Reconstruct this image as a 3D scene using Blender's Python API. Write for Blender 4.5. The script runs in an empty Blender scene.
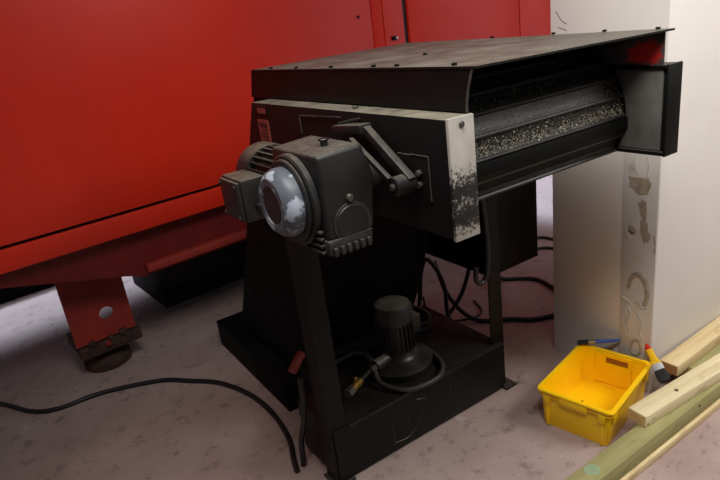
import bpy, bmesh, math, random
import numpy as np
from mathutils import Vector, Matrix
random.seed(7)
S = bpy.context.scene
C = S.collection
rad = math.radians
PI = math.pi

# ------------------------------------------------------------------ camera
def cam_matrix(pitch, roll, yaw, loc):
    p, r, y = rad(pitch), rad(roll), rad(yaw)
    f = Vector((math.cos(p)*math.cos(y), math.cos(p)*math.sin(y), -math.sin(p)))
    rt = f.cross(Vector((0, 0, 1))).normalized()
    dn = f.cross(rt)
    a = math.cos(r)*rt + math.sin(r)*dn
    b = -math.sin(r)*rt + math.cos(r)*dn
    m = Matrix(((a.x, -b.x, -f.x, loc[0]), (a.y, -b.y, -f.y, loc[1]), (a.z, -b.z, -f.z, loc[2]), (0, 0, 0, 1)))
    return m
cd = bpy.data.cameras.new('camera')
cam = bpy.data.objects.new('camera', cd); C.objects.link(cam)
cam.matrix_world = cam_matrix(20.3778, 7.7004, 58.6779, (0, 0, 1.6))
cd.sensor_width = 36; cd.lens = 36*587.52/720
cd.clip_start = 0.02; cd.clip_end = 60
S.camera = cam

# ------------------------------------------------------------------ world, lights, exposure
S.view_settings.view_transform = 'Standard'
S.view_settings.look = 'None'
S.view_settings.gamma = 1
S.view_settings.use_curve_mapping = False
S.view_settings.exposure = -0.12
w = bpy.data.worlds.new('world'); S.world = w; w.use_nodes = True
w.node_tree.nodes['Background'].inputs[0].default_value = (1.0, 0.95, 0.90, 1)
w.node_tree.nodes['Background'].inputs[1].default_value = 0.115
def area(name, loc, target, sx, sy, power, col, spread=180):
    l = bpy.data.lights.new(name, 'AREA'); l.shape = 'RECTANGLE'; l.size = sx; l.size_y = sy
    l.energy = power; l.color = col; l.spread = rad(spread)
    o = bpy.data.objects.new(name, l); C.objects.link(o); o.location = loc
    o.rotation_euler = (Vector(target)-Vector(loc)).to_track_quat('-Z', 'Y').to_euler()
    return o
area('ceiling_lamp_light', (0.5, 0.4, 2.8), (1.8, 1.3, 0.8), 1.3, 0.5, 29, (1.0, 0.97, 0.93), 120)
area('ceiling_lamp_light', (3.3, -0.7, 3.1), (2.6, 1.6, 0.6), 1.8, 0.9, 88, (1.0, 0.97, 0.93))
area('high_window_light', (0.6, 6.6, 3.6), (0.4, 4.2, 0.0), 5.0, 1.0, 330, (0.70, 0.80, 1.0))
area('side_window_light', (5.4, 5.6, 3.2), (4.2, 3.4, 0.0), 0.9, 0.9, 330, (0.70, 0.80, 1.0))

# ------------------------------------------------------------------ helpers
OFF = {}
def lin(c):
    return tuple((v/12.92 if v <= .04045 else ((v+.055)/1.055)**2.4) for v in [x/255 for x in c])+(1,)
def new_mat(name):
    m = bpy.data.materials.new(name); m.use_nodes = True
    nt = m.node_tree; return m, nt, nt.nodes['Principled BSDF']
def N(nt, t, **kw):
    n = nt.nodes.new(t)
    for k, v in kw.items(): setattr(n, k, v)
    return n
def ramp(nt, src, stops):
    r = N(nt, 'ShaderNodeValToRGB'); nt.links.new(src, r.inputs[0])
    e = r.color_ramp.elements
    while len(e) < len(stops): e.new(0.5)
    for i, (p, c) in enumerate(stops): e[i].position = p; e[i].color = c
    return r.outputs[0]
def mix(nt, f, a, b):
    n = N(nt, 'ShaderNodeMix', data_type='RGBA')
    for s, v in ((n.inputs['Factor'], f), (n.inputs['A'], a), (n.inputs['B'], b)):
        if hasattr(v, 'links'): nt.links.new(v, s)
        else: s.default_value = v
    return n.outputs['Result']
def mathn(nt, op, a, b=0.0, clamp=False):
    n = N(nt, 'ShaderNodeMath', operation=op, use_clamp=clamp)
    for s, v in ((n.inputs[0], a), (n.inputs[1], b)):
        if hasattr(v, 'links'): nt.links.new(v, s)
        else: s.default_value = v
    return n.outputs[0]
def noise(nt, vec, scale, detail=6, rough=.6):
    n = N(nt, 'ShaderNodeTexNoise'); n.inputs['Scale'].default_value = scale
    n.inputs['Detail'].default_value = detail; n.inputs['Roughness'].default_value = rough
    nt.links.new(vec, n.inputs['Vector']); return n.outputs['Fac']
def objco(nt, sc=(1, 1, 1)):
    t = N(nt, 'ShaderNodeTexCoord'); mp = N(nt, 'ShaderNodeMapping')
    mp.inputs['Scale'].default_value = sc
    nt.links.new(t.outputs['Object'], mp.inputs[0]); return mp.outputs[0]
def bump(nt, b, h, strength, dist=.01):
    n = N(nt, 'ShaderNodeBump'); n.inputs['Strength'].default_value = strength; n.inputs['Distance'].default_value = dist
    nt.links.new(h, n.inputs['Height']); nt.links.new(n.outputs[0], b.inputs['Normal'])
def grey(v): return (v, v, v, 1)
def pmat(name, c1, c2=None, rough=.5, metal=0., scale=9, lo=.35, hi=.68, bmp=.1, dust=None, dust_amt=.8, scratch=None, spec=.5, sc=(1, 1, 1)):
    """painted / bare surface: two tones broken by noise, optional settled dust on upward faces, optional scratches"""
    m, nt, b = new_mat(name)
    co = objco(nt, sc)
    n1 = noise(nt, co, scale)
    f = ramp(nt, n1, [(lo, grey(0)), (hi, grey(1))])
    col = mix(nt, f, lin(c1), lin(c2 or c1))
    if scratch:
        n3 = noise(nt, objco(nt, (scale*.9, scale*6, scale*.9)), 2.5, 8, .7)
        s = ramp(nt, n3, [(scratch[1], grey(0)), (scratch[1]+.04, grey(1))])
        col = mix(nt, s, col, lin(scratch[0]))
    if dust:
        g = N(nt, 'ShaderNodeNewGeometry'); sx = N(nt, 'ShaderNodeSeparateXYZ')
        nt.links.new(g.outputs['Normal'], sx.inputs[0])
        up = ramp(nt, sx.outputs['Z'], [(.55, grey(0)), (.95, grey(1))])
        n2 = noise(nt, co, scale*2.3, 8, .7)
        d = mathn(nt, 'MULTIPLY', up, ramp(nt, n2, [(.28, grey(.25)), (.7, grey(1))]))
        d = mathn(nt, 'MULTIPLY', d, dust_amt)
        col = mix(nt, d, col, lin(dust))
        rr = mathn(nt, 'MAXIMUM', mathn(nt, 'MULTIPLY', d, .9), rough)
        nt.links.new(rr, b.inputs['Roughness'])
    else:
        rr = mathn(nt, 'ADD', mathn(nt, 'MULTIPLY', f, .15), rough, True)
        nt.links.new(rr, b.inputs['Roughness'])
    nt.links.new(col, b.inputs['Base Color'])
    b.inputs['Metallic'].default_value = metal
    b.inputs['Specular IOR Level'].default_value = spec
    if bmp: bump(nt, b, noise(nt, co, scale*4, 4), bmp, .004)
    return m

M = {}
M['black'] = pmat('black_paint', (6, 6, 6), (10, 10, 9), .5, scale=7, spec=.25, dust=(84, 80, 73), dust_amt=.7, scratch=((78, 74, 66), .74))
M['blackclean'] = pmat('black_steel', (5, 5, 5), (8, 8, 7), .65, scale=6, spec=.15)
M['cover'] = pmat('dusty_sheet_steel', (20, 20, 19), (30, 28, 26), .45, scale=4, dust=(116, 110, 100), dust_amt=.8, spec=.2)
M['ledge'] = pmat('black_paint_with_dusty_ledge', (9, 9, 9), (15, 14, 13), .55, spec=.22, scale=6, dust=(150, 143, 126), dust_amt=.85, scratch=((70, 66, 60), .76))
M['tank'] = pmat('oily_black_tank', (6, 6, 5), (11, 10, 8), .5, spec=.28, scale=5, dust=(36, 33, 28), dust_amt=.7, scratch=((96, 88, 76), .71))
M['gear'] = pmat('gearbox_charcoal', (18, 18, 18), (27, 26, 25), .5, scale=14, dust=(104, 99, 90), dust_amt=.85, scratch=((98, 93, 84), .74))
M['gearrib'] = pmat('gearbox_dirty_casting', (22, 21, 20), (50, 47, 43), .6, scale=40, dust=(80, 76, 68), bmp=.5)
M['motor'] = pmat('motor_dark_grey', (22, 21, 21), (36, 34, 32), .5, scale=16, dust=(120, 112, 98), dust_amt=.8)
M['cap'] = pmat('chipped_grey_blue_paint', (88, 94, 103), (172, 180, 194), .45, scale=11, lo=.52, hi=.56)
M['steel'] = pmat('dull_bare_steel', (110, 106, 98), (70, 66, 60), .4, .7, scale=14)
M['slat'] = pmat('oily_belt_steel', (34, 33, 31), (54, 52, 48), .5, .4, scale=18, sc=(1, 3, 3), dust=(66, 62, 55), dust_amt=.5)
M['chip'] = pmat('bright_metal_chips', (206, 198, 178), (150, 140, 120), .4, .3, scale=40)
M['boxface'] = pmat('grey_brushed_steel', (74, 72, 69), (104, 101, 96), .5, .2, scale=9)
M['redlabel'] = pmat('faded_red_label', (150, 62, 54), (128, 50, 44), .6, scale=40)
M['labelink'] = pmat('dark_label_print', (62, 20, 18), (74, 26, 22), .6)
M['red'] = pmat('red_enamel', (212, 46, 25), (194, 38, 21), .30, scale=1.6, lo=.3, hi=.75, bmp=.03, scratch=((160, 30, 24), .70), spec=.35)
M['reddark'] = pmat('dark_red_sheet', (120, 26, 20), (98, 22, 18), .5, scale=5)  # darker red than the enamel, for body, skirt and underside pan
M['redleg'] = pmat('dull_red_leg_paint', (158, 44, 32), (128, 36, 28), .5, scale=6)
M['rubber'] = pmat('black_rubber', (14, 14, 14), (22, 21, 20), .45, scale=20, dust=(40, 37, 34), dust_amt=.5)
M['greyhose'] = pmat('grey_hose', (38, 36, 33), (50, 47, 43), .45, scale=20)
M['brass'] = pmat('brass', (150, 118, 56), (118, 92, 46), .38, .8, scale=30)
M['flange'] = pmat('oily_olive_iron', (44, 38, 27), (28, 25, 20), .4, .3, scale=12, dust=(38, 35, 31), dust_amt=.5)
M['redcap'] = pmat('orange_red_plastic', (130, 36, 24), (104, 28, 20), .5, scale=20)
M['rust'] = pmat('rusty_iron', (74, 46, 34), (40, 32, 28), .7, scale=16)
M['yellow'] = pmat('yellow_plastic', (255, 204, 4), (252, 196, 2), .32, scale=6, bmp=0)
M['yellowin'] = M['yellow']
M['slot'] = pmat('slot_shade_and_mark_brown', (150, 90, 30), (130, 78, 24), .6)  # shade of the crate slot put into the colour; also colours the drain mark
M['brushred'] = pmat('red_lacquer', (214, 44, 30), (196, 36, 26), .3)
M['brushyellow'] = pmat('yellow_lacquer', (240, 190, 30), (228, 176, 24), .3)
M['brushblue'] = pmat('blue_lacquer', (52, 84, 178), (44, 74, 160), .3)
M['brass_ferrule'] = pmat('grey_gold_ferrule', (168, 156, 120), (140, 128, 96), .35, .7)
M['ferrule'] = pmat('bright_tin_ferrule', (226, 226, 226), (190, 190, 192), .35, .5)
M['bristle'] = pmat('black_bristles', (18, 18, 18), (34, 33, 32), .7, scale=4, sc=(3, 60, 60), bmp=.4)
M['strip'] = pmat('worn_plaster_strip', (216, 211, 204), (208, 202, 194), .8, scale=10)
M['glue'] = pmat('old_glue_residue', (180, 168, 148), (150, 136, 114), .75, scale=40, bmp=.4)
M['filler'] = pmat('torn_plaster_edge', (206, 202, 196), (184, 178, 170), .8, scale=24, bmp=.4)

def wall_mat(name, c1, c2):
    return pmat(name, c1, c2, .75, scale=2.2, bmp=.05)
M['wall'] = wall_mat('white_wall_paint', (228, 223, 217), (223, 217, 211))
M['wallgrey'] = wall_mat('far_wall_paint', (150, 148, 146), (140, 138, 136))

def floor_mat():
    m, nt, b = new_mat('pinkish_grey_painted_concrete')
    co = objco(nt)
    a = noise(nt, co, 1.6, 8, .6)
    col = mix(nt, ramp(nt, a, [(.32, grey(0)), (.68, grey(1))]), lin((156, 133, 127)), lin((178, 158, 151)))
    s = noise(nt, co, 11, 10, .75)
    col = mix(nt, mathn(nt, 'MULTIPLY', ramp(nt, s, [(.54, grey(0)), (.65, grey(1))]), .6), col, lin((84, 74, 68)))
    s2 = noise(nt, objco(nt, (1, 2.6, 1)), 34, 5, .7)
    col = mix(nt, mathn(nt, 'MULTIPLY', ramp(nt, s2, [(.63, grey(0)), (.67, grey(1))]), .75), col, lin((52, 46, 44)))
    s3 = noise(nt, objco(nt, (1.3, 1, 1)), 4.2, 9, .65)
    col = mix(nt, mathn(nt, 'MULTIPLY', ramp(nt, s3, [(.62, grey(0)), (.70, grey(1))]), .5), col, lin((196, 188, 178)))
    nt.links.new(col, b.inputs['Base Color'])
    nt.links.new(ramp(nt, a, [(.3, grey(.5)), (.7, grey(.72))]), b.inputs['Roughness'])
    bump(nt, b, s, .25, .004)
    return m
M['floor'] = floor_mat()

def endplate_mat():
    """grey paint with a black chipped area that has grown up from the lower half"""
    m, nt, b = new_mat('grey_end_plate_with_chipped_black')
    co = objco(nt)
    t = N(nt, 'ShaderNodeTexCoord'); sp = N(nt, 'ShaderNodeSeparateXYZ'); nt.links.new(t.outputs['Object'], sp.inputs[0])
    n1 = noise(nt, co, 110, 10, .85); n2 = noise(nt, co, 8, 3)
    base = mix(nt, ramp(nt, n2, [(.3, grey(0)), (.7, grey(1))]), lin((186, 181, 172)), lin((146, 141, 132)))
    # object z of this plate is world height
    z = sp.outputs['Z']
    up = mathn(nt, 'SUBTRACT', 1.0, mathn(nt, 'MULTIPLY', mathn(nt, 'ABSOLUTE', mathn(nt, 'SUBTRACT', z, 1.225)), 7.5), True)
    low = mathn(nt, 'SUBTRACT', 1.0, mathn(nt, 'MULTIPLY', mathn(nt, 'ABSOLUTE', mathn(nt, 'SUBTRACT', z, 1.17)), 9.0), True)
    s = mathn(nt, 'ADD', mathn(nt, 'MULTIPLY', mathn(nt, 'MAXIMUM', up, low), .42), n1)
    f = ramp(nt, s, [(.79, grey(0)), (.82, grey(1))])
    nt.links.new(mix(nt, f, base, lin((30, 29, 27))), b.inputs['Base Color'])
    b.inputs['Roughness'].default_value = .55; b.inputs['Metallic'].default_value = .15
    bump(nt, b, f, -.3, .001)
    return m
M['endplate'] = endplate_mat()

def redpatch_mat():
    """inside of the cover cheek: black with a patch where red paint shows"""
    m, nt, b = new_mat('black_cheek_with_red_paint_patch')
    co = objco(nt); t = N(nt, 'ShaderNodeTexCoord')
    d = N(nt, 'ShaderNodeVectorMath', operation='SUBTRACT'); nt.links.new(t.outputs['Object'], d.inputs[0]); d.inputs[1].default_value = (1.55-1.17, .955-1.6, 1.42)
    sc = N(nt, 'ShaderNodeVectorMath', operation='MULTIPLY'); nt.links.new(d.outputs[0], sc.inputs[0]); sc.inputs[1].default_value = (1, 18, 32)
    ln = N(nt, 'ShaderNodeVectorMath', operation='LENGTH'); nt.links.new(sc.outputs[0], ln.inputs[0])
    s = mathn(nt, 'SUBTRACT', mathn(nt, 'ADD', .35, mathn(nt, 'MULTIPLY', noise(nt, co, 32, 8, .75), 2.3)), ln.outputs['Value'])
    f = ramp(nt, s, [(.5, grey(0)), (.8, grey(1))])
    base = mix(nt, noise(nt, co, 12), lin((46, 46, 45)), lin((84, 82, 78)))
    nt.links.new(mix(nt, f, base, lin((186, 32, 24))), b.inputs['Base Color'])
    b.inputs['Roughness'].default_value = .5
    return m
M['redpatch'] = redpatch_mat()

def wood_mat(name, c1, c2, knot):
    m, nt, b = new_mat(name)
    co = objco(nt, (1.2, 16, 16))
    n1 = noise(nt, co, 2.2, 8, .6)
    n2 = noise(nt, objco(nt, (1, 3, 3)), 5, 4)
    col = mix(nt, ramp(nt, n1, [(.3, grey(0)), (.7, grey(1))]), lin(c1), lin(c2))
    col = mix(nt, mathn(nt, 'MULTIPLY', ramp(nt, n2, [(.6, grey(0)), (.74, grey(1))]), .55), col, lin(knot))
    nt.links.new(col, b.inputs['Base Color']); b.inputs['Roughness'].default_value = .75
    bump(nt, b, n1, .3, .002)
    return m
M['pine'] = wood_mat('pale_sawn_pine', (228, 214, 176), (208, 190, 146), (168, 142, 98))
M['pine2'] = wood_mat('pale_sawn_pine_warmer', (226, 206, 162), (204, 178, 130), (170, 132, 84))
M['green'] = wood_mat('green_treated_timber', (166, 158, 106), (140, 134, 86), (112, 108, 70))
M['endgrain'] = pmat('sawn_end_grain', (206, 176, 122), (184, 150, 98), .8, scale=30)
M['endbrown'] = pmat('brown_end_grain', (178, 130, 80), (150, 106, 62), .8, scale=30)
M['knot'] = pmat('dark_knot', (74, 58, 38), (96, 74, 46), .8, scale=30)
M['teal'] = pmat('pale_green_paint_mark', (150, 168, 136), (132, 152, 120), .8, scale=30)

def mesh_obj(name, bm, mat, parent=None, sharp=40):
    if parent is not None:
        o = OFF.get(parent.name)
        if o is not None: bmesh.ops.translate(bm, verts=bm.verts, vec=-Vector(o))
    bmesh.ops.recalc_face_normals(bm, faces=bm.faces)
    me = bpy.data.meshes.new(name); bm.to_mesh(me); bm.free()
    me.shade_smooth(); me.set_sharp_from_angle(angle=rad(sharp))
    me.materials.append(M[mat] if isinstance(mat, str) else mat)
    ob = bpy.data.objects.new(name, me); C.objects.link(ob)
    if parent is not None:
        ob.parent = parent
        if parent.name in OFF: OFF[ob.name] = OFF[parent.name]
    return ob
def tag(o, label, cat, group=None):
    o['label'] = label; o['category'] = cat
    if group: o['group'] = group
    return o
def struct(o, label=None):
    o['kind'] = 'structure'
    if label: o['label'] = label
    return o
def thing(name, label, cat, loc=(0, 0, 0), rotz=0, local=False, group=None):
    """an Empty at the base of a thing; its parts are given in world coordinates unless local"""
    o = bpy.data.objects.new(name, None); C.objects.link(o); o.empty_display_size = .1
    o.location = loc; o.rotation_euler = (0, 0, rotz); tag(o, label, cat, group)
    OFF[o.name] = (0, 0, 0) if local else tuple(loc)
    return o
def b_box(bm, x0, x1, y0, y1, z0, z1, bev=0., seg=2):
    m = Matrix.Translation(((x0+x1)/2, (y0+y1)/2, (z0+z1)/2)) @ Matrix.Diagonal((x1-x0, y1-y0, z1-z0, 1))
    r = bmesh.ops.create_cube(bm, size=1, matrix=m)
    if bev:
        es = list({e for v in r['verts'] for e in v.link_edges})
        bmesh.ops.bevel(bm, geom=es, offset=bev, segments=seg, profile=.5, affect='EDGES')
def box(name, x0, x1, y0, y1, z0, z1, mat, parent=None, bev=.0015, seg=2):
    bm = bmesh.new(); b_box(bm, x0, x1, y0, y1, z0, z1, bev, seg)
    return mesh_obj(name, bm, mat, parent)
AX = {'x': lambda u, v, t: (t, u, v), 'y': lambda u, v, t: (u, t, v), 'z': lambda u, v, t: (u, v, t)}
def b_prism(bm, pts, axis, t0, t1, bev=0., seg=2):
    f = AX[axis]
    lo = [bm.verts.new(f(u, v, t0)) for u, v in pts]; hi = [bm.verts.new(f(u, v, t1)) for u, v in pts]
    n = len(pts); fs = [bm.faces.new(lo), bm.faces.new(hi[::-1])]
    for i in range(n): fs.append(bm.faces.new((lo[i], hi[i], hi[(i+1) % n], lo[(i+1) % n])))
    bmesh.ops.recalc_face_normals(bm, faces=fs)
    if bev:
        es = list({e for q in fs for e in q.edges})
        bmesh.ops.bevel(bm, geom=es, offset=bev, segments=seg, profile=.5, affect='EDGES')
def prism(name, pts, axis, t0, t1, mat, parent=None, bev=.0015, seg=2):
    bm = bmesh.new(); b_prism(bm, pts, axis, t0, t1, bev, seg)
    return mesh_obj(name, bm, mat, parent)
def frame_of(d):
    d = Vector(d).normalized(); a = Vector((0, 0, 1)) if abs(d.z) < .9 else Vector((1, 0, 0))
    u = d.cross(a).normalized(); return u, d.cross(u).normalized(), d
def b_lathe(bm, prof, org, axis, seg=24):
    """prof: (radius, distance along axis); closed with caps where the radius is 0"""
    u, v, d = frame_of(axis); org = Vector(org); rings = []
    for r, h in prof:
        if r < 1e-6: rings.append([bm.verts.new(org+d*h)])
        else: rings.append([bm.verts.new(org+d*h+(u*math.cos(2*PI*k/seg)+v*math.sin(2*PI*k/seg))*r) for k in range(seg)])
    for a, b in zip(rings, rings[1:]):
        for k in range(seg):
            q = [a[k % len(a)], a[(k+1) % len(a)], b[(k+1) % len(b)], b[k % len(b)]]
            q = list(dict.fromkeys(q))
            if len(q) > 2: bm.faces.new(q)
def lathe(name, prof, org, axis, mat, parent=None, seg=24):
    bm = bmesh.new(); b_lathe(bm, prof, org, axis, seg)
    return mesh_obj(name, bm, mat, parent)
def cyl(name, p0, p1, r, mat, parent=None, seg=20, ch=.0015):
    p0, p1 = Vector(p0), Vector(p1); L = (p1-p0).length; ch = min(ch, r*.3, L*.3)
    return lathe(name, [(0, 0), (r-ch, 0), (r, ch), (r, L-ch), (r-ch, L), (0, L)], p0, p1-p0, mat, parent, seg)
def spline(pts, n=8):
    P = [Vector(p) for p in pts]; P = [2*P[0]-P[1]]+P+[2*P[-1]-P[-2]]; out = []
    for i in range(1, len(P)-2):
        a, b, c, d = P[i-1:i+3]
        for k in range(n):
            t = k/n
            out.append(.5*((2*b)+(c-a)*t+(2*a-5*b+4*c-d)*t*t+(3*b-a-3*c+d)*t**3))
    out.append(P[-2]); return out
def b_tube(bm, pts, r, seg=10, n=8, smooth=True):
    Q = spline(pts, n) if smooth else [Vector(p) for p in pts]
    d = (Q[1]-Q[0]).normalized(); u, v, _ = frame_of(d); prev = None
    first = None
    for i, p in enumerate(Q):
        t = (Q[min(i+1, len(Q)-1)]-Q[max(i-1, 0)]).normalized()
        u = (u-t*u.dot(t)).normalized(); v = t.cross(u)
        ring = [bm.verts.new(p+(u*math.cos(2*PI*k/seg)+v*math.sin(2*PI*k/seg))*r) for k in range(seg)]
        if prev:
            for k in range(seg): bm.faces.new((prev[k], prev[(k+1) % seg], ring[(k+1) % seg], ring[k]))
        else: bm.faces.new(ring)
        prev = ring
    bm.faces.new(prev[::-1])
def tube(name, pts, r, mat, parent=None, seg=10, n=8):
    bm = bmesh.new(); b_tube(bm, pts, r, seg, n); return mesh_obj(name, bm, mat, parent)
def holed(name, outer, hole, axis, t0, t1, mat, parent=None):
    """flat plate with one round or many-sided hole, extruded t0..t1"""
    f = AX[axis]; bm = bmesh.new()
    def loop(pts):
        vs = [bm.verts.new(f(u, v, t0)) for u, v in pts]
        return [bm.edges.new((vs[i], vs[(i+1) % len(vs)])) for i in range(len(vs))]
    es = loop(outer)+loop(hole)
    r = bmesh.ops.triangle_fill(bm, edges=es, use_beauty=True, use_dissolve=False)
    fs = [g for g in r['geom'] if isinstance(g, bmesh.types.BMFace)]
    ex = bmesh.ops.extrude_face_region(bm, geom=fs)
    dv = Vector(f(0, 0, t1))-Vector(f(0, 0, t0))
    bmesh.ops.translate(bm, verts=[g for g in ex['geom'] if isinstance(g, bmesh.types.BMVert)], vec=dv)
    return mesh_obj(name, bm, mat, parent)
def circ(cx, cy, r, n=20): return [(cx+r*math.cos(2*PI*k/n), cy+r*math.sin(2*PI*k/n)) for k in range(n)]
def repeat(src, places, rot=None):
    """copies that share the mesh of src, moved by the given offsets"""
    for p in places:
        c = src.copy(); C.objects.link(c); c.location = Vector(src.location)+Vector(p)
        if rot: c.rotation_euler = rot

# ================================================================== the setting
def slab(name, x0, x1, y0, y1, z0, z1, mat):
    return struct(box(name, x0, x1, y0, y1, z0, z1, mat, None, 0))
slab('floor', -5, 8, -4, 8, -.1, 0, 'floor')
WX, WY0, WY1 = 2.005, 1.153, 1.638
wall = struct(box('wall_right', WX, 8, WY0, WY1, 0, 4.4, 'wall', None, .004))
slab('wall_back', -5, 8, 8, 8.15, 0, 4.4, 'wallgrey')
slab('wall_left', -5.15, -5, -4, 8.15, 0, 4.4, 'wallgrey')

# the corner strip of the wall with torn plaster and glue marks
strip = box('corner_strip', WX-.003, WX-.0002, WY0+.002, 1.298, .0, 1.25, 'strip', wall, .001)
def blob(name, pts, mat, h=.003):
    rnd = random.Random(len(pts)); q = []
    for (a, b), (c, d) in zip(pts, pts[1:]+pts[:1]):
        for t in (0, .33, .66): q.append((a+(c-a)*t+rnd.uniform(-.005, .005), b+(d-b)*t+rnd.uniform(-.006, .006)))
    prism(name, q, 'x', WX-.003-h, WX-.0028, mat, wall, 0)
def ragged(cy, cz, ry, rz, n=16, j=.35, sd=0):
    rnd = random.Random(sd)
    return [(cy+ry*math.cos(2*PI*k/n)*(1-j*rnd.random()), cz+rz*math.sin(2*PI*k/n)*(1-j*rnd.random())) for k in range(n)]
blob('glue_patch', [(1.278, .915), (1.245, .922), (1.20, .918), (1.186, .90), (1.20, .862), (1.225, .852), (1.245, .868), (1.268, .88)], 'glue')
blob('glue_patch', [(1.235, .82), (1.222, .835), (1.205, .83), (1.203, .79), (1.196, .74), (1.182, .70), (1.186, .67), (1.203, .665), (1.215, .70), (1.222, .72), (1.216, .76), (1.228, .79)], 'glue')
blob('filler_patch', [(1.27, .27), (1.262, .33), (1.272, .36), (1.28, .30)], 'filler', .0015)
blob('filler_patch', [(1.24, .40), (1.20, .42), (1.18, .39), (1.21, .375)], 'filler', .002)
blob('filler_patch', [(1.285, .96), (1.26, .99), (1.248, .94), (1.27, .93)], 'filler', .0015)
blob('glue_patch', ragged(1.255, .705, .02, .018, sd=3), 'glue', .002)
for pts, r, m in (
    ([(1.255, 1.0), (1.25, .955), (1.242, .93)], .004, 'filler'), ([(1.205, 1.0), (1.2, .965), (1.206, .925)], .004, 'filler'),
    ([(1.285, .7), (1.275, .675), (1.26, .66)], .004, 'filler'),
    ([(1.262, .455), (1.25, .50), (1.222, .525), (1.19, .50), (1.18, .44), (1.19, .40)], .012, 'glue'),
    ([(1.292, .405), (1.272, .40), (1.255, .385)], .006, 'filler'), ([(1.215, .41), (1.2, .385), (1.182, .39)], .007, 'filler'),
    ([(1.268, .37), (1.28, .31), (1.27, .245), (1.252, .235), (1.258, .29), (1.25, .345), (1.266, .37)], .0045, 'filler'),
    ([(1.222, .36), (1.2, .32), (1.206, .27), (1.19, .24)], .005, 'filler'),
    ([(1.235, .215), (1.21, .23), (1.195, .19), (1.21, .16), (1.24, .165), (1.235, .215)], .008, 'glue'),
    ([(1.165, .70), (1.158, .66), (1.162, .63)], .004, 'glue')):
    tube('plaster_ridge', [(WX-.003, y, z) for y, z in pts], r*.75, m, wall, 6, 6)
tube('wall_scratch', [(WX-.0005, 1.61, 1.535), (WX-.0005, 1.585, 1.50), (WX-.0005, 1.56, 1.485)], .0012, 'rust', wall, 5, 4)
tube('wall_scratch', [(WX-.0005, 1.60, 1.475), (WX-.0005, 1.56, 1.462)], .0012, 'rust', wall, 5, 4)

# ================================================================== red machine tool
R0 = (0, 2.768, 0)
rm = thing('machine_tool', 'large red enamelled machine enclosure raised on a red levelling leg behind the conveyor', 'machine', R0, rad(5.2), local=True)
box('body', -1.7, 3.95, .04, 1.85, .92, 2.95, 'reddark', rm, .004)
box('side_panel', -1.7, 2.083, 0, .038, .914, 2.95, 'red', rm, .003)
band = box('lower_band', -1.7, 3.95, .0, .06, .80, .898, 'red', rm, .003)
box('band_recess', -1.7, 3.95, .02, .30, .8985, .9135, 'blackclean', rm, 0)
jamb = box('door_jamb', 2.09, 2.334, 0, .038, .914, 2.95, 'red', rm, .003)
box('jamb_bead', 2.17, 2.182, -.006, 0, .914, 2.95, 'red', jamb, .002)
box('door_seal', 2.336, 2.37, .012, .038, .914, 2.95, 'rubber', rm, .002)
d1 = box('door', 2.372, 3.452, -.004, .036, .914, 2.95, 'red', rm, .004)
box('end_panel', 3.466, 3.95, 0, .038, .914, 2.95, 'red', rm, .003)
lt = box('door_latch', 2.222, 2.262, -.012, 0, 1.462, 1.484, 'blackclean', rm, .002)
cyl('latch_pin', (2.252, -.012, 1.473), (2.252, -.022, 1.473), .008, 'ferrule', lt, 12)
cyl('plug', (1.987, 0, 1.616), (1.987, -.006, 1.616), .008, 'blackclean', rm, 12)
# underside skirt whose lower edge falls towards the conveyor
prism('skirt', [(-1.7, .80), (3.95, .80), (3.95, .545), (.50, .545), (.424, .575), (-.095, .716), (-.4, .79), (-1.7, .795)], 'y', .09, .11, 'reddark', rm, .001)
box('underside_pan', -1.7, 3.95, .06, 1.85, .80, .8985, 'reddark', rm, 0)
fl = box('skirt_flange', .515, 3.95, .045, .09, .572, .612, 'redleg', rm, .002)
box('rear_rail', -2.2, 3.3, 2.03, 2.12, 0, .20, 'blackclean', rm, .003)
box('sump', .72, 3.3, .62, 1.22, .10, .80, 'blackclean', rm, .004)
prism('chip_pan', [(.09, .79), (.62, .79), (.62, .22), (.45, .30), (.12, .56)], 'x', .66, 1.9, 'blackclean', rm, .002)
leg = holed('levelling_leg', [(.142, .205), (.45, .205), (.45, .80), (.142, .80)], circ(.327, .335, .036, 24), 'y', .33, .35, 'redleg', rm)
box('leg_web', .43, .448, .35, .62, .205, .80, 'redleg', leg, .001)
ft = lathe('levelling_foot', [(0, 0), (.11, 0), (.125, .012), (.125, .05), (.09, .075), (.05, .085), (.05, .13), (0, .13)], (.295, .47, 0), (0, 0, 1), 'rust', rm, 32)
box('foot_plate', .15, .47, .325, .62, .125, .19, 'rust', ft, .006)
for x, s in ((.20, .03), (.36, .035), (.30, .022)):
    box('clamp_nut', x, x+s, .31, .33, .19, .19+s, 'rust', ft, .004)
cyl('red_screw', (.29, .318, .178), (.29, .306, .178), .016, 'redcap', ft, 12)

# ================================================================== chip conveyor
cv = thing('chip_conveyor', 'black steel chip conveyor with sheet cover standing on two legs and a base tank', 'conveyor', (1.17, 1.6, 0))
# --- cover
def quad_slab(name, c, t, mat, parent):
    bm = bmesh.new()
    top = [bm.verts.new(p) for p in c]; bot = [bm.verts.new((p[0], p[1], p[2]-t)) for p in c]
    bm.faces.new(top); bm.faces.new(bot[::-1])
    for i in range(4): bm.faces.new((top[i], bot[i], bot[(i+1) % 4], top[(i+1) % 4]))
    return mesh_obj(name, bm, mat, parent)
cov = quad_slab('cover_plate', [(.872, .898, 1.484), (1.572, .888, 1.478), (1.585, 2.037, 1.487), (.872, 2.01, 1.484)], .005, 'cover', cv)
bolt = cyl('cover_bolt', (.885, .975, 1.484), (.885, .975, 1.490), .0065, 'blackclean', cov, 8)
repeat(bolt, [(.002, .205, 0), (.0, .30, 0), (.0, .51, 0), (.0, .72, 0), (.0, .90, 0), (.225, .365, 0), (.665, .28, 0), (.66, .10, -.002), (.655, -.06, -.004), (.68, .55, 0)])
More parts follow.
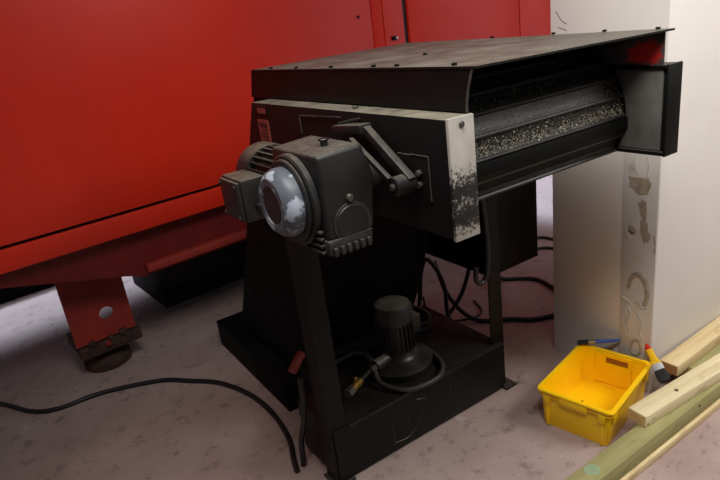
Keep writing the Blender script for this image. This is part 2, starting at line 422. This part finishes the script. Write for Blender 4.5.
prism('cover_side_panel', [(.912, 1.4785), (2.02, 1.479), (2.058, 1.388), (.935, 1.388), (.93, 1.42), (.921, 1.455)], 'x', .874, .879, 'black', cv, .001, 1)
tube('torn_edge', [(.876, .912, 1.478), (.874, .918, 1.46), (.874, .928, 1.43), (.875, .934, 1.40), (.876, .935, 1.388)], .0028, 'steel', cv, 6, 4)
box('cover_cheek', 1.556, 1.561, .905, 2.0, 1.386, 1.478, 'redpatch', cv, .001)
box('scraper_plate', .90, 1.34, 1.44, 1.446, 1.36, 1.465, 'black', cv, .001)
for x in (1.36, 1.43, 1.47): box('scraper_tab', x, x+.008, 1.40, 1.44, 1.385, 1.455, 'steel', cv, .001)
# --- drive housing (left side)
hs = prism('drive_housing', [(.926, 1.12), (.926, 1.386), (1.905, 1.386), (2.06, 1.12)], 'x', .805, .873, 'ledge', cv, .002)
box('end_plate', .804, .876, .916, .9255, 1.117, 1.388, 'endplate', hs, .0015)
cyl('screw', (.84, .9165, 1.372), (.84, .912, 1.372), .007, 'steel', hs, 10)
lb = box('warning_label', .8025, .8049, 1.795, 1.875, 1.253, 1.332, 'redlabel', hs, 0)
for k in range(6):
    z = 1.318-.0105*k
    box('print_line', .8018, .8026, 1.805+.003*(k % 2), 1.865-.008*(k % 3), z-(.006 if k == 0 else .002), z+.002, 'labelink', hs, 0)
box('rating_plate', .8025, .8049, 1.79, 1.885, 1.345, 1.378, 'black', hs, 0)
box('plate_print', .8016, .8026, 1.80, 1.86, 1.353, 1.371, 'redlabel', hs, 0)
cyl('ledge_bolt', (.84, 1.315, 1.386), (.84, 1.315, 1.393), .008, 'steel', hs, 8)
# thin bracket outlines on the housing face
def bracket(name, pts, t=.004):
    bm = bmesh.new()
    for a, b in zip(pts, pts[1:]): b_tube(bm, [a, b], t, 6, 1, False)
    return mesh_obj(name, bm, 'steel', hs)
bracket('guard_edge', [(.80, 1.56, 1.31), (.80, 1.56, 1.362), (.80, 1.33, 1.37)], .002)
box('bearing_plate', .8025, .805, .99, 1.10, 1.19, 1.30, 'ledge', hs, .0005)
bracket('plate_edge', [(.8025, 1.05, 1.302), (.8025, .988, 1.302), (.8025, .988, 1.20)], .0018)
for z in (1.235, 1.262): cyl('bearing_bolt', (.8025, 1.02, z), (.792, 1.02, z), .008, 'steel', hs, 8)
# --- right bearing box
eb = box('bearing_box', 1.564, 1.615, .893, 2.0, 1.142, 1.388, 'black', cv, .003)
prism('box_flange', [(.893, 1.142), (2.0, 1.142), (2.0, 1.388), (.893, 1.388), (.893, 1.378), (1.99, 1.378), (1.99, 1.154), (.893, 1.154)], 'x', 1.552, 1.564, 'black', eb, .001, 1)
box('box_face', 1.558, 1.5645, .905, 1.99, 1.156, 1.376, 'boxface', eb, .001)
box('box_end_plate', 1.552, 1.617, .885, .894, 1.140, 1.390, 'black', eb, .003)
# --- belt round the head wheel
AY, AZ, BR = 1.208, 1.25, .198
def slat_mesh():
    bm = bmesh.new(); a0, a1 = rad(.3), rad(15.2); prof = []
    for k in range(5):
        a = a0+(a1-a0)*k/4; rr = BR+(.004 if k == 0 else .0)-.004*math.sin(PI*k/4)
        prof.append((-rr*math.cos(a), rr*math.sin(a)))
    inn = [(-(BR-.012)*math.cos(a), (BR-.012)*math.sin(a)) for a in (a1, a0)]
    b_prism(bm, prof+inn, 'x', .885, 1.5505, 0)
    for k in range(1): b_tube(bm, [(.885, -(BR+.003)*math.cos(a0), (BR+.003)*math.sin(a0)), (1.5505, -(BR+.003)*math.cos(a0), (BR+.003)*math.sin(a0))], .0055, 8, 1, False)
    return bm
drum = cyl('head_drum', (.884, AY, AZ), (1.549, AY, AZ), .105, 'blackclean', cv, 32)
bm = slat_mesh(); bmesh.ops.recalc_face_normals(bm, faces=bm.faces)
me = bpy.data.meshes.new('slat'); bm.to_mesh(me); bm.free(); me.shade_smooth(); me.set_sharp_from_angle(angle=rad(35)); me.materials.append(M['slat'])
for k in range(3, 17):
    a = (k-5)*(2*PI/23)
    s = bpy.data.objects.new('belt_slat', me); C.objects.link(s); s.parent = drum
    s.location = Vector((0, AY, AZ))-Vector((1.17, 1.6, 0)); s.location.x = -1.17
    s.rotation_euler = (-a, 0, 0)
disc = holed('side_disc', [(AY-.203*math.cos(rad(a)), AZ+.203*math.sin(rad(a))) for a in range(-32, 181, 6)]+[(AY+.203, 1.145)], circ(AY, AZ, .05, 20), 'x', 1.5475, 1.5512, 'black', drum)
# swarf scattered on the belt
bm = bmesh.new()
for k in range(2300):
    x = random.uniform(.9, 1.54)
    a = random.choice((random.gauss(5, 4), random.gauss(12, 8), random.uniform(0, 60))) if k % 3 else random.gauss(5, 3.2)
    if a < .5: a = 1.0
    a = rad(a); rr = BR+.0025
    p = Vector((x, AY-rr*math.cos(a), AZ+rr*math.sin(a))); s = random.uniform(.0006, .0019)
    u = Vector((random.gauss(0, 1), random.gauss(0, 1), random.gauss(0, 1))).normalized()
    v = u.cross(Vector((random.gauss(0, 1), random.gauss(0, 1), random.gauss(0, 1)))).normalized()
    vs = [bm.verts.new(p+q) for q in (u*s*1.6, -u*s*.8+v*s, -u*s*.8-v*s, u.cross(v)*s)]
    for t in ((0, 1, 2), (0, 1, 3), (1, 2, 3), (0, 2, 3)): bm.faces.new([vs[i] for i in t])
sw = mesh_obj('metal_swarf', bm, 'chip', cv); sw['kind'] = 'stuff'
box('front_lip', .88, 1.551, .997, 1.004, 1.214, 1.246, 'blackclean', cv, .002)
prism('apron', [(.998, 1.214), (1.004, 1.214), (1.036, 1.172), (1.17, 1.148), (1.17, 1.142), (1.032, 1.165)], 'x', .88, 1.551, 'blackclean', cv, 0)
box('cross_beam', .88, 1.532, 1.17, 1.23, 1.106, 1.142, 'blackclean', cv, 0)
# --- inclined trunk going down behind
prism('trunk', [(2.0, 1.478), (2.44, .73), (2.78, .15), (2.1, .15), (2.085, .22), (1.946, .507), (1.894, .69), (1.76, .95), (1.64, 1.115), (1.64, 1.478)], 'x', .88, 1.50, 'blackclean', cv, .003)
box('trunk_foot', .80, 1.56, 2.115, 2.95, 0, .15, 'blackclean', cv, .003)
# --- legs of angle iron with foot plates
def angle_leg(x0, x1, y0, y1, z0, z1, side):
    t = .007
    if side < 0: pts = [(x0, y0), (x1, y0), (x1, y0+t), (x0+t, y0+t), (x0+t, y1), (x0, y1)]
    else: pts = [(x0, y0), (x1, y0), (x1, y1), (x1-t, y1), (x1-t, y0+t), (x0, y0+t)]
    l = prism('leg', pts, 'z', z0, z1, 'black', cv, .001, 1); return l
l1 = angle_leg(.730, .803, 1.588, 1.665, 0.008, 1.20, -1)
box('foot_plate', .715, .80, 1.57, 1.67, 0, .008, 'black', l1, .001)
l2 = angle_leg(1.558, 1.630, 1.60, 1.67, .008, 1.14, 1)
box('foot_plate', 1.60, 1.665, 1.565, 1.65, 0, .008, 'black', l2, .001)
box('leg_rib', .745, .752, 1.60, 1.66, .25, 1.15, 'black', l1, .001)
# --- base tank
tk = prism('base_tank', [(.742, 1.58), (1.60, 1.58), (1.60, 2.11), (.87, 2.11), (.87, 1.86), (.742, 1.86)], 'z', 0.012, .235, 'tank', cv, .003)
box('top_rim', .81, 1.60, 1.577, 1.586, .228, .240, 'flange', tk, .002)
# scratches in the paint of the tank front
for pts in ([(1.0, .15), (.995, .10), (1.0, .045)], [(1.0, .05), (1.07, .045), (1.13, .10), (1.15, .17)], [(1.12, .19), (1.16, .175), (1.165, .15)], [(1.07, .13), (1.076, .10)]):
    tube('scratch', [(x, 1.5796, z) for x, z in pts], .0011, 'steel', tk, 4, 5)
for k in range(8):
    x = 1.30+.022*k; tube('scratch', [(x, 1.5796, .20-.004*k), (x-.004, 1.5796, .12+.008*(k % 3))], .0007, 'steel', tk, 4, 2)
# --- electrical box behind the right leg
jb = box('junction_box', 1.672, 1.985, 1.706, 2.17, .48, 1.10, 'black', cv, .004)
box('box_cover', 1.685, 1.972, 1.698, 1.706, .495, 1.09, 'black', jb, .002)
tube('leg_cable', [(1.49, 1.56, 1.09), (1.50, 1.555, .95), (1.51, 1.55, .82), (1.515, 1.55, .70), (1.50, 1.55, .60), (1.47, 1.55, .575), (1.445, 1.55, .60), (1.45, 1.552, .65)], .0105, 'rubber', cv, 10)

# --- gearbox on the head shaft
gx = .0
gb = prism('gearbox', [(.575, 1.150), (.575, 1.343), (.692, 1.350), (.718, 1.275), (.700, 1.150)], 'y', 1.078, 1.300, 'gear', cv, .010, 3)
gl = prism('gearbox_foot', [(.572, 1.118), (.572, 1.152), (.692, 1.152), (.686, 1.118)], 'y', 1.072, 1.300, 'gearrib', gb, .003)
for k in range(6): box('foot_tooth', .580+.018*k, .590+.018*k, 1.064, 1.073, 1.116, 1.136, 'gearrib', gb, .002)
for k in range(4): box('side_rib', .562, .574, 1.09, 1.26, 1.120+.016*k, 1.127+.016*k, 'gearrib', gb, .002)
cyl('inspection_cover', (.642, 1.079, 1.178), (.642, 1.0735, 1.178), .043, 'gear', gb, 28, .004)
cyl('cover_ring', (.642, 1.079, 1.178), (.642, 1.0755, 1.178), .049, 'gearrib', gb, 28, .002)
cyl('drain_plug', (.641, 1.079, 1.238), (.641, 1.068, 1.238), .009, 'steel', gb, 8)
cyl('vent_plug', (.640, 1.150, 1.342), (.640, 1.150, 1.360), .009, 'rubber', gb, 8)
cyl('plug_cap', (.640, 1.150, 1.358), (.640, 1.150, 1.364), .012, 'rubber', gb, 6)
cyl('flange', (.577, 1.195, 1.232), (.556, 1.195, 1.232), .108, 'gear', gb, 40, .004)
cyl('flange_ring', (.557, 1.195, 1.232), (.548, 1.195, 1.232), .098, 'motor', gb, 40, .003)
lathe('bore_cap', [(0, 0), (.081, 0), (.081, .018), (.075, .032), (.062, .044), (.046, .044), (.044, .040), (0, .040)], (.549, 1.192, 1.234), (-1, 0, 0), 'cap', gb, 40)
cyl('bore_plug', (.510, 1.192, 1.234), (.506, 1.192, 1.234), .042, 'motor', gb, 28)
cyl('output_shaft', (.70, AY, 1.238), (.806, AY, 1.238), .032, 'steel', gb, 20)
# --- motor behind the gearbox
MX, MZ = .662, 1.226
mo = cyl('drive_motor', (MX, 1.298, MZ), (MX, 1.56, MZ), .068, 'motor', cv, 32)
lathe('motor_flange', [(0, 0), (.095, 0), (.098, .004), (.098, .02), (0, .02)], (MX, 1.298, MZ), (0, 1, 0), 'motor', mo, 32)
bm = bmesh.new(); b_box(bm, MX+.055, MX+.083, 1.32, 1.51, MZ-.0022, MZ+.0022, 0)
bmesh.ops.translate(bm, verts=bm.verts, vec=(-MX, 0, -MZ))
bmesh.ops.translate(bm, verts=bm.verts, vec=(0, -1.3, 0))
fme = bpy.data.meshes.new('cooling_fin'); bm.to_mesh(fme); bm.free(); fme.materials.append(M['motor'])
for k in range(28):
    a = 2*PI*k/28
    o = bpy.data.objects.new('cooling_fin', fme); C.objects.link(o); o.parent = mo
    o.location = Vector((MX, 1.3, MZ))-Vector((1.17, 1.6, 0)); o.rotation_euler = (0, a, 0)
lathe('fan_cowl', [(.068, .0), (.084, 0), (.086, .006), (.086, .07), (.076, .085), (.03, .09), (0, .09)], (MX, 1.50, MZ), (0, 1, 0), 'motor', mo, 36)
tb = box('terminal_box', .520, .60, 1.40, 1.53, 1.142, 1.256, 'motor', mo, .005)
box('terminal_lid', .509, .521, 1.405, 1.525, 1.147, 1.251, 'motor', mo, .004)
for y, z in ((1.415, 1.157), (1.515, 1.157), (1.415, 1.241), (1.515, 1.241)): cyl('lid_screw', (.509, y, z), (.505, y, z), .005, 'steel', mo, 8)
cyl('cable_gland', (.56, 1.40, 1.18), (.56, 1.38, 1.18), .012, 'rubber', mo, 10)
# --- torque arm
ta = cyl('torque_arm_bush', (.742, 1.045, 1.240), (.797, 1.045, 1.240), .023, 'gear', cv, 20, .003)
cyl('bush_bolt', (.743, 1.045, 1.240), (.735, 1.045, 1.240), .008, 'steel', ta, 8)
def bar(name, a, b, w, t, mat, parent):
    """flat bar between a and b (y,z) in the x plane"""
    (x, t2) = t; a = Vector(a); b = Vector(b); d = (b-a).normalized(); n = Vector((-d.y, d.x))*w/2
    prism(name, [tuple(a+n), tuple(b+n), tuple(b-n), tuple(a-n)], 'x', x, t2, mat, parent, .002)
bar('upper_arm', (1.19, 1.356), (1.025, 1.248), .020, (.770, .790), 'gear', ta)
bar('top_arm', (1.31, 1.346), (1.18, 1.356), .022, (.758, .795), 'gear', ta)
bar('lower_arm', (1.20, 1.335), (1.055, 1.255), .013, (.735, .748), 'gear', ta)
tube('brace_rod', [(.775, 1.30, 1.36), (.795, 1.26, 1.368), (.803, 1.24, 1.37)], .004, 'gear', ta, 6, 3)

# --- coolant pump on the tank
PX, PY = 1.185, 1.77
pu = lathe('coolant_pump', [(0, .235), (.138, .235), (.143, .242), (.143, .266), (.130, .274), (.09, .287), (.074, .30), (.068, .32), (0, .32)], (PX, PY, 0), (0, 0, 1), 'flange', cv, 40)
pm = lathe('pump_motor', [(0, .318), (.068, .318), (.068, .445), (.078, .45), (.080, .46), (.080, .505), (.070, .523), (.046, .53), (.02, .53), (0, .528)], (PX, PY, 0), (0, 0, 1), 'motor', pu, 36)
bm = bmesh.new(); b_box(bm, .062, .080, -.0018, .0018, .325, .445, 0)
fm2 = bpy.data.meshes.new('pump_fin'); bm.to_mesh(fm2); bm.free(); fm2.materials.append(M['motor'])
for k in range(24):
    o = bpy.data.objects.new('pump_fin', fm2); C.objects.link(o); o.parent = pu
    o.location = Vector((PX, PY, 0))-Vector((1.17, 1.6, 0)); o.rotation_euler = (0, 0, 2*PI*k/24)
box('pump_terminal_box', PX+.06, PX+.115, PY-.03, PY+.04, .36, .44, 'motor', pu, .005)
cyl('outlet', (PX-.06, PY-.02, .305), (PX-.135, PY-.03, .30), .026, 'motor', pu, 16)
cyl('outlet_nut', (PX-.125, PY-.03, .30), (PX-.165, PY-.035, .298), .020, 'flange', pu, 6)
v0 = Vector((PX-.165, PY-.035, .298)); v1 = Vector((.865, 1.66, .30))
def lp(t): return v0.lerp(v1, t)
vl = cyl('brass_valve', lp(.45), lp(.85), .016, 'brass', cv, 12)
cyl('valve_nut', lp(.80), lp(1.0), .020, 'steel', vl, 6)
cyl('pipe_nipple', lp(-.05), lp(.47), .011, 'flange', vl, 10)
cyl('valve_stem', lp(.62), lp(.62)+Vector((0, 0, .035)), .007, 'brass', vl, 8)
hc = tube('hose_coupling', [(.69, 1.72, .455), (.725, 1.74, .475), (.755, 1.755, .485)], .017, 'redcap', cv, 12, 4)
tube('pump_hose', [(.90, 1.93, .262), (1.0, 1.93, .268), (1.055, 1.86, .31), (1.06, 1.78, .31), (1.03, 1.69, .262), (1.07, 1.60, .25), (1.14, 1.565, .25), (1.24, 1.57, .25), (1.305, 1.64, .25), (1.32, 1.76, .252), (1.27, 1.90, .26)], .011, 'greyhose', cv, 10)
tube('pump_cable', [(.86, 1.98, .30), (.95, 1.97, .30), (1.04, 1.93, .29), (1.09, 1.90, .28)], .007, 'rubber', cv, 8)
for r, z in ((.085, .25), (.078, .268), (.09, .284)):
    pts = [(1.43+r*math.cos(t)*.8, 1.98+r*math.sin(t), z+.004*math.sin(2*t)) for t in [2*PI*k/12 for k in range(13)]]
    tube('coiled_hose', pts, .010, 'rubber', cv, 8, 4)
tube('looped_hose', [(1.50, 2.02, .25), (1.575, 2.10, .27), (1.60, 2.10, .42), (1.64, 2.10, .47), (1.70, 2.10, .39), (1.74, 2.10, .27), (1.73, 2.08, .14), (1.74, 2.02, .012)], .011, 'rubber', cv, 10)
tube('looped_hose', [(1.88, 2.06, .485), (1.92, 2.10, .42), (1.925, 2.12, .30), (1.87, 2.14, .16), (1.76, 2.16, .06), (1.66, 2.2, .012)], .011, 'rubber', cv, 10)

# ================================================================== cables on the floor
def cable(name, pts, r, label, group=None, mat='rubber'):
    o = tube(name, pts, r, mat, None, 10); return tag(o, label, 'cable', group)
cable('power_cable', [(-.9, 3.7, .011), (-.55, 3.55, .011), (-.298, 3.24, .011), (-.17, 3.03, .011), (-.054, 2.95, .011), (.15, 2.93, .011), (.409, 2.82, .011), (.53, 2.70, .011), (.64, 2.566, .011), (.715, 2.36, .011), (.733, 2.15, .011), (.71, 1.95, .011), (.664, 1.815, .011), (.645, 1.75, .011)], .0115,
      'thick black cable snaking across the floor below the red machine')
cable('tank_cable', [(.682, 1.765, .0125), (.683, 1.762, .05), (.688, 1.755, .135), (.703, 1.735, .22), (.71, 1.72, .30), (.712, 1.712, .42)], .0115,
      'black cable rising from the floor beside the left conveyor leg')
cable('floor_hose', [(1.92, 2.25, .40), (2.2, 2.36, .16), (2.40, 2.34, .02), (2.53, 2.20, .0125), (2.50, 2.0, .0125), (2.55, 1.78, .0125)], .0125,
      'upper of two black hoses crossing the floor to the wall end')
cable('floor_hose', [(1.895, 2.36, .30), (1.88, 2.24, .13), (1.93, 2.10, .02), (2.074, 1.969, .0125), (2.14, 1.89, .0125), (2.26, 1.83, .0125), (2.36, 1.76, .0125)], .0125,
      'lower black hose curving over the floor near the wall foot')
cable('distant_cable', [(2.6, 3.0, .01), (2.92, 2.70, .01), (3.08, 2.62, .01), (3.12, 2.50, .01), (3.3, 2.3, .01)], .011, 'thin black cable far behind, upper one beside the wall edge')
cable('distant_cable', [(2.5, 2.75, .01), (2.78, 2.56, .01), (2.93, 2.49, .01), (2.98, 2.42, .01), (3.1, 2.2, .01)], .011, 'thin black cable far behind, lower one beside the wall edge')
cable('thin_wire', [(1.62, 2.13, .26), (1.70, 2.20, .08), (1.80, 2.24, .006), (1.92, 2.15, .006), (2.03, 2.15, .006), (2.1, 2.28, .006)], .0055, 'thin grey wire on the floor behind the base tank', None, 'greyhose')

# ================================================================== timber
def timber(name, x0, y0, yaw, L, W, z0, z1, mat, label, endmat, bev=.004):
    """a length of sawn timber; x0,y0 is its near left lower corner"""
    bm = bmesh.new(); b_box(bm, 0, L, 0, W, 0, z1-z0, bev, 2)
    o = mesh_obj(name, bm, mat); o.location = (x0, y0, z0); o.rotation_euler = (0, 0, rad(yaw)); tag(o, label, 'timber')
    e = bmesh.new(); b_box(e, -.0008, .0006, bev, W-bev, bev, z1-z0-bev, 0)
    mesh_obj('end_grain', e, endmat, o)
    return o
timber('timber_plank', 1.20, .917, 0, 2.6, .10, 0, .031, 'pine2', 'flat pale plank on the floor under the greenish beam', 'endgrain', .002)
gbm = timber('timber_beam', 1.16, .928, 0, 2.7, .076, .031, .101, 'green', 'greenish treated beam lying in front of the yellow crate', 'endgrain')
e = bmesh.new(); b_lathe(e, [(0, 0), (.006, 0), (.006, .001), (0, .001)], (.80, -.0002, .048), (0, -1, 0), 12); mesh_obj('knot', e, 'knot', gbm)
e = bmesh.new(); b_prism(e, ragged(.215, .045, .035, .028, sd=5), 'z', .0699, .0706, 0); mesh_obj('paint_mark', e, 'teal', gbm)
p1 = timber('timber_batten', 1.681, .972, -4.2, 1.5, .075, .1015, .150, 'pine', 'pale pine batten resting on top of the greenish beam', 'endgrain')
for x, z, s in ((.012, .012, .0035), (.045, .02, .003)):
    e = bmesh.new(); b_lathe(e, [(0, 0), (s, 0), (s, .0008), (0, .0008)], (x, -.0001, z), (0, -1, 0), 10); mesh_obj('nail_hole', e, 'knot', p1)
e = bmesh.new(); b_lathe(e, [(0, 0), (.008, 0), (.008, .0008), (0, .0008)], (.215, .03, .0484), (0, 0, 1), 12); mesh_obj('knot', e, 'knot', p1)
timber('timber_beam', 2.14, 1.026, 1.5, 1.7, .078, 0, .1005, 'green', 'greenish beam standing between the pale battens and the white wall', 'endgrain')
p2 = timber('timber_batten', 2.045, 1.062, 1.6, 1.9, .075, .1015, .150, 'pine2', 'pale pine batten with brown end against the white wall', 'endbrown')

# ================================================================== yellow crate
ca = rad(12.3)
CX, CY = 1.752, 1.233
cr = thing('storage_crate', 'open yellow plastic crate on the floor beside the timber', 'crate', (CX, CY, 0), ca, local=True)
def rrect(hx, hy, r, n=5):
    pts = []
    for sx, sy, a0 in ((1, 1, 0), (-1, 1, 90), (-1, -1, 180), (1, -1, 270)):
        for k in range(n+1):
            a = rad(a0+90*k/n); pts.append((sx*(hx-r)+r*math.cos(a), sy*(hy-r)+r*math.sin(a)))
    return pts
HT = .168
def crate_body():
    """double walled open shell, tapered"""
    bm = bmesh.new(); rings = []
    t = .004
    prof = [(.180, .126, 0.0, .012), (.184, .130, .012, .016), (.187, .137, HT-.04, .018), (.188, .138, HT-.012, .018), (.200, .150, HT-.012, .022), (.202, .152, HT-.004, .022), (.200, .150, HT, .022), (.186, .136, HT, .018), (.184, .134, HT-.008, .018), (.180, .126, .012, .014), (.176, .122, .006, .012)]
    for hx, hy, z, r in prof: rings.append([bm.verts.new((x, y, z)) for x, y in rrect(hx, hy, r)])
    n = len(rings[0])
    for a, b in zip(rings, rings[1:]):
        for k in range(n): bm.faces.new((a[k], a[(k+1) % n], b[(k+1) % n], b[k]))
    bm.faces.new(rings[0][::-1]); bm.faces.new(rings[-1])
    return bm
mesh_obj('crate_shell', crate_body(), 'yellow', cr)
# second lip just under the rim and pull tab on the short near side
bm = bmesh.new(); rg = [[bm.verts.new((x, y, z)) for x, y in rrect(hx, hy, .02)] for hx, hy, z in ((.1885, .1385, HT-.020), (.196, .146, HT-.020), (.196, .146, HT-.027), (.1885, .1385, HT-.027))]
for a, b in zip(rg, rg[1:]+rg[:1]):
    for k in range(len(a)): bm.faces.new((a[k], a[(k+1) % len(a)], b[(k+1) % len(a)], b[k]))
mesh_obj('lower_lip', bm, 'yellow', cr)
box('grip_tab', -.2005, -.186, -.055, .055, HT-.042, HT-.012, 'yellow', cr, .003)
for y in (-.108, .108): box('corner_rib', -.1965, -.183, y-.014, y+.014, HT-.062, HT-.014, 'yellow', cr, .003)
for y in (-.108, .108): box('corner_rib', -.190, -.179, y-.007, y+.007, .004, HT-.06, 'yellow', cr, .003)
for x in (-.155, .155):
    box('corner_rib', x-.014, x+.014, -.1465, -.133, HT-.062, HT-.014, 'yellow', cr, .003)
# grip panel with slot at the far end
holed('grip_panel', [(-.075, .02), (.075, .02), (.075, HT-.004), (-.075, HT-.004)], [(-.062, HT-.048), (.028, HT-.048), (.028, HT-.020), (-.062, HT-.020)], 'x', .1745, .1795, 'yellow', cr)
box('grip_slot_shade', .1785, .1835, -.061, .027, HT-.047, HT-.021, 'slot', cr, 0)  # brown sheet behind the opening, coloured as the slot's shade
cyl('drain_mark', (.02, .06, .0062), (.02, .06, .0068), .005, 'slot', cr, 10, .0001)

# ================================================================== paint brushes
def brush(name, tip, end, label, mh, mf, tipmat, w, up=(0, 0, 1)):
    """flat paint brush from handle tip to bristle end"""
    tip, end = Vector(tip), Vector(end); d = (end-tip); L = d.length; d.normalize()
    u = Vector(up); s = d.cross(u).normalized(); n = s.cross(d).normalized()
    root = thing(name, label, 'brush', tuple(tip))
    def loft(nm, secs, mat):
        bm = bmesh.new(); rings = []
        for t, hw, ht in secs:
            c = tip+d*L*t
            rings.append([bm.verts.new(c+s*hw*math.copysign(abs(math.cos(a))**.7, math.cos(a))+n*ht*math.copysign(abs(math.sin(a))**.7, math.sin(a))) for a in [2*PI*k/14 for k in range(14)]])
        for a, b in zip(rings, rings[1:]):
            for k in range(14): bm.faces.new((a[k], a[(k+1) % 14], b[(k+1) % 14], b[k]))
        bm.faces.new(rings[0][::-1]); bm.faces.new(rings[-1]); return mesh_obj(nm, bm, mat, root)
    loft('handle_tip', [(0, .0015, .0015), (.01, .003, .003), (.06, w*.19, .005), (.13, w*.27, .006), (.175, w*.30, .006)], tipmat)
    loft('handle', [(.17, w*.30, .006), (.30, w*.31, .006), (.42, w*.33, .0065), (.52, w*.46, .007), (.575, w*.48, .007)], mh)
    loft('ferrule', [(.57, w*.5, .0078), (.73, w*.5, .0078)], mf)
    loft('bristles', [(.72, w*.48, .0072), (.85, w*.56, .0075), (.97, w*.55, .006), (1.0, w*.50, .004)], 'bristle')
brush('paint_brush', (1.992, 1.282, .203), (1.887, 1.418, .181), 'blue handled paint brush lying across the crate rim', 'brushblue', 'brass_ferrule', 'brushblue', .024)
brush('paint_brush', (1.994, 1.172, .232), (1.905, 1.036, .164), 'paint brush with yellow handle and red tip leaning on the crate corner', 'brushyellow', 'ferrule', 'brushred', .042, (-.5, .1, .8))
